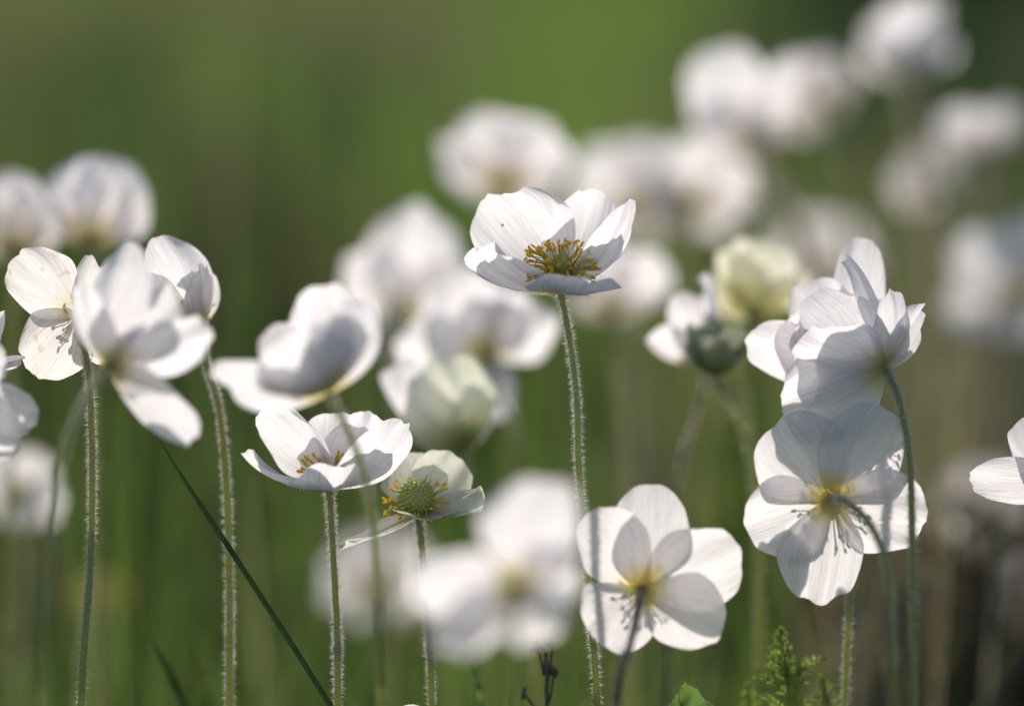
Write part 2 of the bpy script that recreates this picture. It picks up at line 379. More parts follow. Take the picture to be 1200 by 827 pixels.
# ---- setting: grass (uncountable) as one mesh per kind
def blades(name, x, y, h, wid, lean, col, rng, label, seg=5):
    n = len(x)
    az = rng.uniform(0, 2 * math.pi, n); la = rng.uniform(0, 2 * math.pi, n)
    t = np.linspace(0, 1, seg + 1)
    wx, wy = np.cos(az), np.sin(az)
    lx, ly = np.cos(la) * lean * h, np.sin(la) * lean * h
    cx = x[:, None] + lx[:, None] * t ** 2; cy = y[:, None] + ly[:, None] * t ** 2
    cz = ground_z(x, y)[:, None] - .003 + h[:, None] * (t - .18 * (lean[:, None] * t) ** 2)
    ww = wid[:, None] * (1 - t ** 1.8 * .97)[None, :] * .5
    V = np.stack([np.stack([cx - wx[:, None] * ww, cy - wy[:, None] * ww, cz], -1), np.stack([cx + wx[:, None] * ww, cy + wy[:, None] * ww, cz], -1)], 2)
    V = V.reshape(-1, 3)
    b = (np.arange(n) * 2 * (seg + 1))[:, None] + (np.arange(seg) * 2)[None]
    F = np.stack([b, b + 1, b + 3, b + 2], -1).reshape(-1, 4)
    me = bpy.data.meshes.new(name); me.from_pydata(V, [], F.tolist()); me.materials.append(M['grass'])
    a = me.attributes.new('col', 'FLOAT_COLOR', 'POINT')
    c = np.ones((n, 2 * (seg + 1), 4)); c[..., :3] = col[:, None, :]
    a.data.foreach_set('color', c.ravel().astype(np.float32))
    me.polygons.foreach_set('use_smooth', [True] * len(F)); me.update()
    ob = bpy.data.objects.new(name, me); COL.objects.link(ob)
    return tag(ob, label, 'grass', None, 'stuff')
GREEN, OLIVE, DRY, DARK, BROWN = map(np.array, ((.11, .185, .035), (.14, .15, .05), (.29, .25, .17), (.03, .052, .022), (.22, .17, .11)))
def meadow():
    rng = np.random.default_rng(7)
    N = 70000
    y = .25 * np.exp(rng.uniform(0, math.log(26 / .25), N)); x = rng.uniform(-1, 1, N) * (.32 * y + .45)
    hmax = np.where(y < 1.05, .155, np.clip(.155 + (y - 1.05) * .30, .155, .34))
    h = hmax * rng.uniform(.45, 1.0, N)
    wid = rng.uniform(.0018, .0042, N) * np.clip(y / 2, 1, 4)
    lean = rng.uniform(.05, .6, N)
    q = 600 + FPX * x / np.maximum(y, .3)                        # bearing, only used to lay out the patches of the meadow
    nz = (np.sin(x * 3.1 + y * 1.3) + np.sin(x * 7.3 - y * 2.1 + 2) + np.sin(y * 3.7 + x + 4)) / 3
    col = np.where((nz + rng.normal(size=N) * .35)[:, None] > .15, OLIVE, GREEN) * rng.uniform(.7, 1.25, N)[:, None]
    def patch(x0, y0, rx, ry, c, amt):
        k = np.exp(-((x - x0) / rx) ** 2 - ((y - y0) / ry) ** 2) * amt
        pick = rng.uniform(size=N) < k
        col[pick] = c * rng.uniform(.7, 1.2, pick.sum())[:, None]
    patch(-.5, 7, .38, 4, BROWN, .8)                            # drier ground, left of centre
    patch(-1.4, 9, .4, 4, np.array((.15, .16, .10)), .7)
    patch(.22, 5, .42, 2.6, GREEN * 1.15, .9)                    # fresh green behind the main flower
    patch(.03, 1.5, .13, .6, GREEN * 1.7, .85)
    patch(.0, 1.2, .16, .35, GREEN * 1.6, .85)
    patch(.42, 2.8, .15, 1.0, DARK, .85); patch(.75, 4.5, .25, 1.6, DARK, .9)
    patch(1.25, 6.5, .75, 5, DARK, 1.0); patch(2.4, 13, 1.2, 6, DARK, .9)                            # tree shade on the right painted into the grass colour
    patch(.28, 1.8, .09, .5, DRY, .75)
    patch(.205, 1.3, .075, .4, np.array((.05, .042, .036)), 1.0)  # shade of the lower right corner put into the blade colour
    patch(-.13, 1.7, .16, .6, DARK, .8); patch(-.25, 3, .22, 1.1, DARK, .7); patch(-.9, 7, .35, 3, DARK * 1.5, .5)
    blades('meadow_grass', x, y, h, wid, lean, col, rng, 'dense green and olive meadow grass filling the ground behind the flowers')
    # tall thin dry stalks on the right and here and there
    N = 1400
    y = rng.uniform(.98, 2.4, N); k = rng.uniform(size=N)
    q = np.where(k < .42, rng.normal(1090, 55, N), np.where(k < .55, rng.normal(760, 60, N), rng.uniform(-60, 1260, N)))
    x = (q - 600) / FPX * y
    h = np.where(y < 1.15, .24, np.where(k < .42, .265, .31)) + (y - 1.15) * .03 + rng.uniform(-.12, .07, N)
    col = np.where((k < .42)[:, None], DRY, np.where((k < .75)[:, None], np.array((.26, .25, .13)), GREEN * 1.3)) * rng.uniform(.7, 1.2, N)[:, None]
    blades('dry_stalks', x, y, h, rng.uniform(.0012, .0028, N), rng.uniform(.0, .2, N), col, rng, 'tall thin pale grass stalks standing behind the flowers on the right', 6)
    N = 300
    y = rng.uniform(1.5, 3.4, N); x = (rng.uniform(-100, 1300, N) - 600) / FPX * y
    pick = rng.integers(0, 3, N); col = np.array([(.03, .05, .02), (.27, .25, .16), (.15, .22, .05)])[pick] * rng.uniform(.8, 1.2, (N, 1))
    blades('tall_stalks', x, y, rng.uniform(.26, .46, N), rng.uniform(.002, .0055, N), rng.uniform(.0, .15, N), col, rng, 'scattered tall grass stems rising as soft streaks across the background', 6)
    N = 520
    y = rng.uniform(.88, 1.2, N); q = np.where(rng.uniform(size=N) < .75, rng.normal(690, 190, N), rng.uniform(-60, 1260, N)); x = (q - 600) / FPX * y
    col = np.array([(.14, .22, .045), (.17, .26, .06), (.10, .15, .035), (.26, .24, .12)])[rng.integers(0, 4, N)] * rng.uniform(.8, 1.2, (N, 1))
    blades('fresh_grass', x, y, rng.uniform(.13, .215, N), rng.uniform(.0012, .0034, N), rng.uniform(.05, .55, N), col, rng, 'fresh low grass blades crossing between the flower stems at the bottom', 6)
    # taller tussocks, each of one tone, dotted over the meadow
    X, Y, H, C, Wd = [], [], [], [], []
    def tuss(px, y0, n, sp, h, c):
        x0 = (px - 600) / FPX * y0
        X.append(x0 + rng.normal(size=n) * sp); Y.append(y0 + rng.normal(size=n) * sp); H.append(h * rng.uniform(.5, 1.0, n))
        C.append(c * rng.uniform(.75, 1.25, (n, 1))); Wd.append(rng.uniform(.002, .0045, n) * max(1, y0 / 2))
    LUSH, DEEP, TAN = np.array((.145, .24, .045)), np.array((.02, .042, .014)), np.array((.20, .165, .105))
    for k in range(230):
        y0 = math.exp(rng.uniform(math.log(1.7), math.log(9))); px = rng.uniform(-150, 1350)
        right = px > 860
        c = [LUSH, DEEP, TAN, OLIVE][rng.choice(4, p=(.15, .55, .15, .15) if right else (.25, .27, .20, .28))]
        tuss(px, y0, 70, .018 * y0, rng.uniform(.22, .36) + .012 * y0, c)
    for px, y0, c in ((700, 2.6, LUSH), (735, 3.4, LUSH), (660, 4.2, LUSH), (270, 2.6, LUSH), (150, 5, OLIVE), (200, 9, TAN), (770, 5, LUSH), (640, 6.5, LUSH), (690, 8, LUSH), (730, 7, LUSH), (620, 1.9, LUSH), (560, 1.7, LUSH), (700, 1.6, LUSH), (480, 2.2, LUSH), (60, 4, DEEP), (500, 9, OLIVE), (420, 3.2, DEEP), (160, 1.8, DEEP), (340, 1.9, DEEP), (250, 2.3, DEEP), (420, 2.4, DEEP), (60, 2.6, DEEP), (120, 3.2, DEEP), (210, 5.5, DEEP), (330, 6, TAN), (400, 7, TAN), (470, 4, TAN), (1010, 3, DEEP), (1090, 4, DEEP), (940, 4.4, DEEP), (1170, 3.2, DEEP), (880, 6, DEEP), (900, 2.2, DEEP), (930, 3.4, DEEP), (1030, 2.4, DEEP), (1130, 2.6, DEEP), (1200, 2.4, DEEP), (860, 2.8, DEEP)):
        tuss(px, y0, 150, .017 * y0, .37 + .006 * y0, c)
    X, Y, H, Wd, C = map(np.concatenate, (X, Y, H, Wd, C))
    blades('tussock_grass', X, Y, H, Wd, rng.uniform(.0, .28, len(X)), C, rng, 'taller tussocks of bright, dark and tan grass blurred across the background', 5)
meadow()

# ---- shrubs far right
def shrub(x, y, rx, h, seed, label, dark=1.0):
    rng = np.random.default_rng(seed); z0 = float(ground_z(x, y))
    r = empty('shrub', (x, y, z0)); tag(r, label, 'shrub', 'dark shrubs at the far edge of the meadow')
    mb = MB()
    for k in range(7):
        a = rng.uniform(0, 6.28); e = np.array((x + math.cos(a) * rx * .6, y + math.sin(a) * rx * .6, z0 + h * rng.uniform(.5, .85)))
        mb.tube(spline([(x, y, z0 - .02), (x + math.cos(a) * rx * .2, y + math.sin(a) * rx * .2, z0 + h * .3), e], 8), np.linspace(.03, .006, 8), 6)
    mb.build('trunk', M['bark'], r, (x, y, z0))
    n = 5200; cl = rng.normal(size=(60, 3)); cl /= np.linalg.norm(cl, axis=1)[:, None]; cl *= rng.uniform(.35, 1, 60)[:, None]
    V, F = [], []; c = []
    for i in range(n):
        p = cl[rng.integers(60)] + rng.normal(size=3) * .17
        p = np.array((x, y, z0 + h * .54)) + p * np.array((rx, rx, h * .5))
        if p[2] < z0 + .02: continue
        a, b = nrm(rng.normal(size=3)), nrm(rng.normal(size=3)); b = nrm(np.cross(a, b)); s = rng.uniform(.018, .04)
        o_ = len(V); V += [p - a * s, p + b * s * .45, p + a * s, p - b * s * .45]; F.append((o_, o_ + 1, o_ + 2, o_ + 3))
        c += [np.append(np.array((.055, .095, .028)) * rng.uniform(.6, 1.3) * dark, 1)] * 4
    me = bpy.data.meshes.new('crown'); me.from_pydata([tuple(v - np.array((x, y, z0))) for v in V], [], F); me.materials.append(M['grass'])
    me.attributes.new('col', 'FLOAT_COLOR', 'POINT').data.foreach_set('color', np.array(c, np.float32).ravel())
    ob = bpy.data.objects.new('crown', me); COL.objects.link(ob); ob.parent = r
shrub(1.25, 7.5, .62, .75, 1, 'dark blurred shrub in the upper right corner behind the topmost flowers')
shrub(2.25, 9.0, .8, .9, 2, 'dark blurred shrub at the far right edge of the meadow', .9)

def shade_tree(tx, ty, c, rx, ry, rz, seed):
    rng = np.random.default_rng(seed); z0 = float(ground_z(tx, ty)); b = np.array((tx, ty, z0)); c = np.array(c, float)
    r = empty('tree', b); tag(r, 'broad leafy tree beyond the right border that shades the right side of the meadow', 'tree')
    mb = MB(); fork = b + np.array(((c[0] - tx) * .3, (c[1] - ty) * .3, 2.2))
    mb.tube(spline([b - (0, 0, .1), b + (-.05, 0, 1.1), fork], 12), np.linspace(.17, .11, 12), 10)
    for k in range(9):
        d_ = nrm(rng.normal(size=3)); e = c + d_ * np.array((rx, ry, rz)) * .75
        mb.tube(spline([fork, (fork + e) / 2 + (0, 0, .25), e], 10), np.linspace(.07, .015, 10), 7)
    mb.build('trunk', M['bark'], r, b)
    cl = rng.normal(size=(110, 3)); cl /= np.linalg.norm(cl, axis=1)[:, None]; cl *= rng.uniform(.3, 1, 110)[:, None] ** .6
    n = 24000
    P = c + (cl[rng.integers(0, 110, n)] + rng.normal(size=(n, 3)) * .08) * np.array((rx, ry, rz))
    A = rng.normal(size=(n, 3)); A /= np.linalg.norm(A, axis=1)[:, None]; Bv = np.cross(A, rng.normal(size=(n, 3))); Bv /= np.linalg.norm(Bv, axis=1)[:, None]
    sz = rng.uniform(.05, .095, n)[:, None]
    V = np.stack([P - A * sz, P + Bv * sz * .5, P + A * sz, P - Bv * sz * .5], 1).reshape(-1, 3) - b
    me = bpy.data.meshes.new('crown'); me.from_pydata(V.tolist(), [], np.arange(4 * n).reshape(-1, 4).tolist()); me.materials.append(M['grass'])
    cc = np.ones((n, 4, 4)); cc[..., :3] = (np.array((.06, .10, .03)) * rng.uniform(.6, 1.3, (n, 1)))[:, None, :]
    me.attributes.new('col', 'FLOAT_COLOR', 'POINT').data.foreach_set('color', cc.astype(np.float32).ravel())
    ob = bpy.data.objects.new('crown', me); COL.objects.link(ob); ob.parent = r
shade_tree(2.7, 11, (1.49, 11, 6.0), 2.3, 2.2, 2.6, 5)

# ---- the flowers (positions in photo pixels at a distance; petal tips as offsets right / up / towards the camera)
UP = (0, 1, 0)
# main
flower('upright white anemone with open cup, yellow stamens and green centre, standing above the rest', (657, 340), .80, (.02, .84, .54), [
    (-86, 112, -42, 124, dict(bulge=.20, notch=[(-.62, .06, .10), (-.2, .03, .08)], wd=(.80, .52, .25), cup=.2, wave=.05)),
    (44, 120, -55, 92, dict(bulge=.20, wd=(.92, -.35, .1), notch=[(.35, .05, .08)])),
    (83, 108, 4, 76, dict(bulge=.24, wd=(.36, -.32, -.85), notch=[(.45, .12, .07)], cup=.3)),
    (24, 15, 86, 116, dict(bulge=.20, wd=(1, .0, -.22), cup=.12)),
    (-97, 50, 42, 88, dict(bulge=.18, wd=(.41, .22, .82), cup=.12)),
    ], [(668, 400), (676, 470), (679, 560), (692, 720), (700, 827)], seed=11, hair=2600, parts=True, stamens=120, stamen_len=42, pistil=(11, 14), petal_hair=260, open_stamen=1.0, lift=22)
# left of centre, in focus
flower('sharp white cup flower on a straight hairy stem, left of the seed-headed bloom', (386, 571), .80, (.0, .96, .27), [
    (-82, 92, -18, 80, dict(bulge=.2, notch=[(-.3, .06, .1)], wd=(.7, .5, .5))),
    (8, 88, -52, 98, dict(bulge=.2, wd=(1, 0, .1))),
    (52, 86, -30, 78, dict(bulge=.2, wd=(.9, -.4, .2))),
    (92, 76, 12, 70, dict(bulge=.2, wd=(.6, -.5, -.6))),
    (-96, 42, 30, 60, dict(bulge=.2, wd=(.4, .1, .9))),
    (10, 28, 80, 100, dict(bulge=.25, wd=(1, 0, 0))),
    ], [(390, 640), (395, 740), (396, 827)], seed=12, hair=2400, stem_r=4.8, petal_hair=200)
flower('ragged fading anemone with a fat green seed head and limp petals', (490, 598), .81, (-.12, .80, .55), [
    (-88, -36, 35, 46, dict(bulge=.12, wave=.06, twist=.8, ragged=2)),
    (80, 22, 40, 52, dict(bulge=.10, wave=.06, ragged=2)),
    (48, 62, -35, 76, dict(bulge=.12, wave=.04, wd=(.9, -.4, 0))),
    (-6, 66, -50, 80, dict(bulge=.12, wd=(1, 0, 0))),
    (20, -4, 66, 76, dict(bulge=.10, wd=(1, 0, 0), ragged=2)),
    ], [(494, 640), (503, 740), (506, 827)], pm='petal_old', seed=13, hair=2000, stem_r=4.8, pistil=(20, 19), stamens=40, stamen_len=30, anther=.8, parts=True, petal_hair=150, open_stamen=1.1)
# seen from behind, lower middle
flower('open white anemone seen from behind on a dark stem at bottom centre', (752, 690), .775, (.05, .28, -.96), [
    (14, 122, -12, 96, dict(bulge=.06, cup=.22, ragged=.5, wave=.02)),
    (-58, 92, 14, 88, dict(bulge=.10, cup=.3, ragged=.5, wave=.02)),
    (118, 44, -8, 108, dict(bulge=.06, cup=.2, ragged=.5, wave=.02)),
    (92, -50, 12, 98, dict(bulge=.10, cup=.25, ragged=.5, wave=.02)),
    (-50, -62, 6, 100, dict(bulge=.06, cup=.2, ragged=.5, wave=.02)),
    ], [(746, 722, .755), (735, 768, .745), (720, 827, .735)], pm='petal_soft', seed=14, sm='stem_red', stem_r=5.6, hair=300)
# blurred foreground
flower('large blurred white anemone nearest the camera at bottom centre', (604, 690), .65, (-.1, .35, -.93), [
    (42, 128, 5, 124, dict(bulge=.1)),
    (-124, 8, 18, 98, dict(bulge=.12)),
    (74, 30, -10, 92, dict(bulge=.1)),
    (38, -60, 0, 98, dict(bulge=.12)),
    (-98, -60, 40, 76, dict(bulge=.15)),
    ], [(602, 730, .64), (598, 827, .63)], seed=15)
# right pair
flower('white anemone seen from behind, petals spread flat, under the drooping one at right', (974, 584), .79, (-.12, .12, -.98), [
    (-62, 92, 4, 118, dict(bulge=.05, cup=.18, ragged=.8, wave=.025)),
    (66, 106, -6, 104, dict(bulge=.05, cup=.18, ragged=.8, wave=.025)),
    (110, -26, 4, 104, dict(bulge=.06, cup=.18, ragged=.8, wave=.025)),
    (-18, -122, -2, 104, dict(bulge=.06, cup=.18, ragged=.8, wave=.025)),
    (-98, -40, 6, 104, dict(bulge=.06, cup=.18, ragged=.8, wave=.025)),
    ], [(992, 588, .775), (1022, 618, .765), (1042, 680, .75), (1048, 827, .72)], pm='petal_soft', seed=16, stem_r=4.4, hair=900, stamens=64, stamen_len=40, open_stamen=.95)
flower('nodding white anemone turned away, casting its shadow on the flat one below', (1036, 431), .795, (-.66, .60, -.45), [
    (-106, 26, 26, 122, dict(bulge=.18, cup=.25)),
    (-86, 72, -52, 124, dict(bulge=.10)),
    (-118, -56, 14, 112, dict(bulge=.10, cup=.2, wd=(.45, -.85, -.2))),
        (8, 92, 12, 70, dict(bulge=.2, cup=.4, wd=(.6, -.1, -.7))),
    (48, 70, -25, 62, dict(bulge=.1, wd=(.5, -.5, -.6))),
    (-40, 130, -40, 80, dict(bulge=.16)),
    ], [(1054, 470), (1066, 540, .785), (1069, 640, .775), (1072, 827, .74)], seed=17, stem_r=4.6, hair=1600)
flower('white anemone half hidden behind the nodding one, pale petals spread to its left', (998, 425), .825, (-.15, .8, -.55), [
    (-124, 26, 10, 76, dict(bulge=.1, wd=(.1, .9, .3))),
    (-54, 96, -10, 92, dict(bulge=.15)),
    (14, 146, -10, 66, dict(bulge=.1, wd=(.9, .1, .2))),
    (-34, 62, 62, 124, dict(bulge=.2)),  # this and the next petals are added to shade the nodding flower
    (-74, 56, 24, 118, dict(bulge=.15)),
    (34, 74, 24, 100, dict(bulge=.15)),
    ], [(1000, 500), (999, 620), (990, 827)], seed=18, hair=2200, stem_r=4.4)
# left group
flower('speckled white anemone at far left, petals facing the sun, on a hairy stem', (92, 366), .80, (.1, .15, -.98), [
    (-78, 62, 0, 82, dict(bulge=.06, notch=[(.2, .05, .1)])),
    (-56, -66, 0, 86, dict(bulge=.06, ragged=1.6)),
    (16, 66, 10, 50, dict(bulge=.1, wd=(.7, -.2, .6))),
    (60, 40, -20, 70, dict(bulge=.1)),
    (40, -50, -20, 70, dict(bulge=.1)),
    ], [(104, 440), (108, 540), (106, 660), (95, 827)], pm='petal_spot', seed=19, hair=2600, stem_r=4.8)
flower('soft white anemone with drooping lower petal in front of the speckled one', (128, 428), .745, (.55, .35, -.75), [
    (28, 142, 0, 96, dict(bulge=.12)),
    (120, 44, 20, 78, dict(bulge=.1, wd=(-.2, .8, .4))),
    (104, -86, 10, 78, dict(bulge=.06)),
    (-28, 96, 30, 64, dict(bulge=.15)),
    (66, 90, -30, 84, dict(bulge=.1)),
    ], [(100, 466, .735), (72, 540, .72), (56, 660, .71), (50, 827, .70)], seed=20, stem_r=5.0, hair=900)
flower('white anemone cup leaning left behind the soft one, on a bent hairy stem', (236, 382), .82, (-.55, .75, -.35), [
    (-52, 96, 22, 92, dict(bulge=.2, cup=.35)),
    (-88, 66, -20, 92, dict(bulge=.15)),
    (2, 70, 18, 56, dict(bulge=.2, wd=(.6, -.1, -.7))),
    (-30, 90, -45, 80, dict(bulge=.2)),
    ], [(240, 420), (257, 480), (266, 580), (269, 700), (269, 827)], seed=21, hair=2200, stem_r=5.0)
flower('soft white cup flower tilted left on a pale bent stem, above the sharp cup', (384, 458), .738, (-.50, .82, .05), [
    (-128, 24, 20, 86, dict(bulge=.2, wd=(.2, .7, .7))),
    (-70, 76, -35, 84, dict(bulge=.15)),
    (-14, 124, -24, 104, dict(bulge=.2, wd=(.9, .25, .3))),
    (40, 110, 8, 84, dict(bulge=.26, wd=(.75, -.25, -.5))),
    (-46, 66, 62, 124, dict(bulge=.28)),
    (-8, 84, 52, 90, dict(bulge=.3)),
    ], [(402, 492), (425, 550), (440, 640), (446, 827)], seed=22, stem_r=5.0, hair=900)
flower('blurred half closed anemone with greenish base, between the tilted cup and the bluish hanging petal', (546, 528), .89, (-.55, .82, .0), [
    (-84, 104, 10, 84, dict(bulge=.26, cup=.4, wd=(.6, .5, .6))),
    (-36, 108, 40, 118, dict(bulge=.3, cup=.3, wd=(.8, .4, -.2), m='petal_green')),
    (-62, 92, -45, 90, dict(bulge=.3)),
    (12, 92, 10, 70, dict(bulge=.2, wd=(.7, -.1, -.6))),
    ], [(550, 560), (556, 640), (560, 827)], seed=23, stem_r=4.5)
flower('blurred white anemone facing away under the main bloom, with a bluish hanging petal', (568, 415), .955, (.1, .3, -.95), [
    (-44, 94, -10, 108, dict(bulge=.1)),
    (70, 56, 0, 92, dict(bulge=.12)),
    (22, -74, 40, 60, dict(bulge=.1)),
    (-104, 4, 10, 88, dict(bulge=.1)),
    (20, 84, -20, 84, dict(bulge=.1)),
    ], [(592, 470, .95), (612, 540, .945), (622, 700), (628, 827)], seed=24)
flower('large blurred white anemone behind the tilted cup, under open grass', (468, 375), 1.05, (.0, .5, -.85), [
    (30, 130, 0, 124, dict(bulge=.14)),
    (-50, 78, 20, 90, dict(bulge=.16)),
    (70, 60, -10, 84, dict(bulge=.12)),
    (-10, -30, 50, 90, dict(bulge=.1)),
    ], [(466, 460), (460, 640), (455, 827)], seed=25)
# background flowers: closed or half open cups
flower('blurred round white anemone directly above the main bloom', (590, 218), 1.10, (.05, .75, -.6), None, [(592, 300), (596, 500), (600, 827)], seed=31, L=94, W=112, elev=.72, roll=.5, n=5)
flower('large blurred white anemone dome at upper left', (106, 288), .95, (.0, .75, -.6), None, [(108, 400), (112, 600), (118, 827)], seed=32, L=112, W=112, elev=1.12, roll=.3, n=5, spread=.06)
flower('blurred white anemone cut by the left edge beside the dome', (16, 296), .98, (-.1, .8, -.6), None, [(14, 400), (10, 600), (6, 827)], seed=33, L=92, W=96, elev=1.1, roll=.9)
flower('faint creamy blurred anemone right of the main bloom, lower of the upper cluster', (742, 248), 1.24, (-.1, .6, -.75), None, [(738, 330), (744, 500), (750, 827)], seed=34, sm='stem_backlit', stem_r=6, L=92, W=96, elev=.6, roll=.2)
flower('faint blurred white anemone between the creamy one and the winged one', (812, 240), 1.22, (.1, .6, -.75), None, [(816, 330), (824, 500), (828, 827)], seed=35, L=86, W=90, elev=.6, roll=.9)
flower('blurred anemone with one broad petal and one thin raised wing, on a thick slanting stem', (884, 168), 1.12, (.0, .6, -.75), [
    (-54, 114, 0, 104, dict(bulge=.12)),
    (44, 106, 5, 44, dict(bulge=.1)),
    (-64, 40, 26, 72, dict(bulge=.12)),
    (22, 20, 34, 46, dict(bulge=.12)),
    ], [(902, 205), (932, 262), (956, 340), (972, 500), (985, 827)], seed=36, stem_r=10, hair=2500, sm='stem_backlit')
flower('round blurred white anemone second from the top right', (974, 122), 1.28, (-.5, .5, -.7), None, [(990, 200), (1000, 400), (1010, 827)], seed=37, L=64, W=80, elev=.7, roll=.4)
flower('tall blurred bluish anemone cut by the top edge at right', (1064, 92), 1.24, (-.1, .9, -.3), [
    (-46, 48, 10, 80, dict(bulge=.2)), (0, 96, 10, 84, dict(bulge=.2)), (36, 92, -20, 66, dict(bulge=.2)), (-10, 84, -40, 84, dict(bulge=.2)), (20, 60, 40, 80, dict(bulge=.3))],
    [(1064, 130), (1078, 230), (1090, 420), (1095, 827)], seed=38, stem_r=5, sm='stem_backlit')
flower('small blurred bell anemone near the upper right edge with a dark base', (1150, 190), 1.26, (-.1, .95, -.1), None, [(1158, 240), (1160, 420), (1165, 827)], seed=39, sm='stem_backlit', stem_r=6, L=78, W=76, elev=1.05, roll=.4)
flower('small blurred anemone left of the bell on its drooping stalk', (1096, 220), 1.3, (-.2, .5, -.8), None, [(1110, 235), (1122, 400), (1130, 827)], seed=40, sm='stem_backlit', stem_r=6, L=52, W=60, elev=.6, roll=.4)
flower('blurred white anemone cut by the right edge, halfway up the picture', (1196, 340), 1.2, (-.3, .4, -.8), None, [(1200, 450), (1206, 620), (1210, 827)], seed=41, sm='stem_backlit', stem_r=6, L=92, W=90, elev=.5, roll=.1)
flower('faint blurred white anemone behind the right side of the main bloom', (716, 366), 1.06, (.05, .8, -.5), None, [(724, 440), (732, 600), (736, 827)], seed=42, L=84, W=92, elev=.7, roll=.6)
flower('blurred bluish anemone with three petals fanned to the left, beside the cream one', (836, 420), .89, (-.55, .75, -.2), [
    (-12, 98, 0, 52, dict(bulge=.12)), (-44, 74, 10, 62, dict(bulge=.14)), (-78, 28, 20, 66, dict(bulge=.14)), (-30, 60, -30, 70, dict(bulge=.1))],
    [(826, 450), (812, 500), (798, 545), (786, 640), (780, 827)], seed=43, stem_r=4, sm='stem_red')
flower('closed greyish green anemone cup hanging in front of the cream one', (838, 440), .875, (.0, .95, .25), None, [(852, 468), (876, 520), (888, 620), (892, 827)], pm='bud', seed=44, L=66, W=60, elev=1.15, roll=.4, stamens=0)
flower('cream yellow anemone glowing in the sun, left of the nodding pair', (882, 372), .93, (.1, .75, -.6), [
    (-22, 88, 10, 66, dict(bulge=.14)), (16, 94, -16, 92, dict(bulge=.14)), (66, 46, 4, 62, dict(bulge=.12)), (-50, 40, -20, 62, dict(bulge=.14)), (26, 34, -60, 74, dict(bulge=.2))],
    [(868, 420), (878, 500), (886, 600), (890, 827)], pm='petal_cream', seed=45)
flower('soft white anemone petal entering from the left edge', (-40, 470), .765, (.2, .3, -.9), [
    (86, -20, 0, 62, dict(bulge=.08)), (60, -60, 10, 76, dict(bulge=.08)), (20, 80, 0, 80), (-80, 20, 0, 84), (-40, -80, 0, 84)], [(-38, 560), (-30, 700), (-30, 827)], seed=46)
flower('blurred white anemone low at the left edge behind the soft petal', (22, 575), 1.06, (.1, .3, -.95), [
    (50, -20, 0, 66), (10, 50, 0, 76), (-60, 10, 0, 76), (-30, -34, 0, 70), (26, -38, 0, 64)], [(28, 660), (24, 760), (22, 827)], seed=47)
flower('shaded bluish anemone at the left edge under the blurred round pair', (-24, 428), .80, (-.2, .8, .5), [
    (56, 6, 30, 34, dict(bulge=.15)), (30, 62, 30, 40, dict(bulge=.2)), (-50, 40, 0, 80), (-30, 50, -40, 80)], [(-22, 560), (-18, 827)], seed=48, stamens=0)
flower('pale blurred anemone low behind the seed-headed bloom', (440, 690), 1.2, (-.05, .4, -.9), None, [(444, 740), (446, 827)], seed=49, L=76, W=80, elev=.5, roll=.5)
flower('sharp white anemone edge entering from the right border', (1250, 562), .80, (.1, .3, -.95), [
    (-52, 70, 0, 74, dict(bulge=.08)), (-118, 2, 24, 58, dict(bulge=.12)), (60, 70, 0, 90), (80, -40, 0, 90), (-10, -60, 10, 90)], [(1226, 640), (1230, 827)], seed=50)
flower('blurred dusky anemone at lower right beside the sharp edge', (1160, 600), 1.22, (-.1, .4, -.9), None, [(1164, 680), (1168, 827)], seed=51, L=62, W=72, elev=.5, roll=.2)
flower('tiny white petal tips poking in at the bottom edge', (482, 852), .80, (.0, .95, .2), None, [(484, 920), (486, 1000)], seed=52, L=34, W=40, elev=.75, roll=.4, stamens=0, pistil=(3, 4))
flower('very faint blurred white anemone far behind, between the cream one and the nodding one', (962, 318), 1.5, (0, .7, -.7), None, [(966, 420), (970, 560), (972, 827)], seed=54, L=70, W=80, elev=.6, roll=.4)
flower('very faint blurred grey anemone far behind, just above the bottom centre bloom', (738, 575), 1.55, (0, .7, -.7), None, [(740, 640), (742, 827)], seed=55, L=56, W=66, elev=.8, roll=.1)
flower('pale blurred anemone low at the right edge under the dusky one', (1214, 720), 1.25, (-.2, .7, -.6), None, [(1216, 780), (1218, 827)], seed=56, L=80, W=84, elev=.6, roll=.8)
flower('withered orange brown anemone blurred at lower left', (118, 720), 1.26, (.0, .8, .4), None, [(122, 780), (124, 860)], pm='petal_dry', seed=53, L=44, W=44, elev=.7, cat='withered flower')

# ---- small plants
def ribbon(mb, pts, wid, normal, mi=0, fold=.25):
    pts = np.asarray(pts); n = len(pts); T = np.gradient(pts, axis=0); V = []
    for i in range(n):
        t = nrm(T[i]); s = nrm(np.cross(t, normal)); k = np.cross(s, t)
        for u in (-1, 0, 1): V.append(pts[i] + s * u * wid[i] / 2 + k * abs(u) * wid[i] * fold)
    mb.add(V, [(i * 3 + j, i * 3 + j + 1, i * 3 + j + 4, i * 3 + j + 3) for i in range(n - 1) for j in (0, 1)], mi)
def grass_blade(label, pts, d, wid_px, m='blade'):
    P = [at(p[0], p[1], p[2] if len(p) > 2 else d) for p in pts]
    dv = P[-1] - P[-2]; k = P[-1][2] / max(1e-5, -dv[2]); P += [P[-1] + dv * k * .5, P[-1] + dv * k * .9 - np.array((0, 0, P[-1][2] * .1 + .003))]
    sp = spline(P, 40); t = np.linspace(0, 1, 40)
    mb = MB(); ribbon(mb, sp, wid_px * d / FPX * np.clip(t * 4 + .06, 0, 1), np.array((0.1, -1, .1)))
    ob = mb.build('grass_blade', M[m], None, P[-1]); tag(ob, label, 'grass blade')
grass_blade('single sharp dark green grass blade slanting down to the right at lower left', [(182, 508), (222, 571), (286, 668), (338, 748), (388, 827)], .80, 6.5)
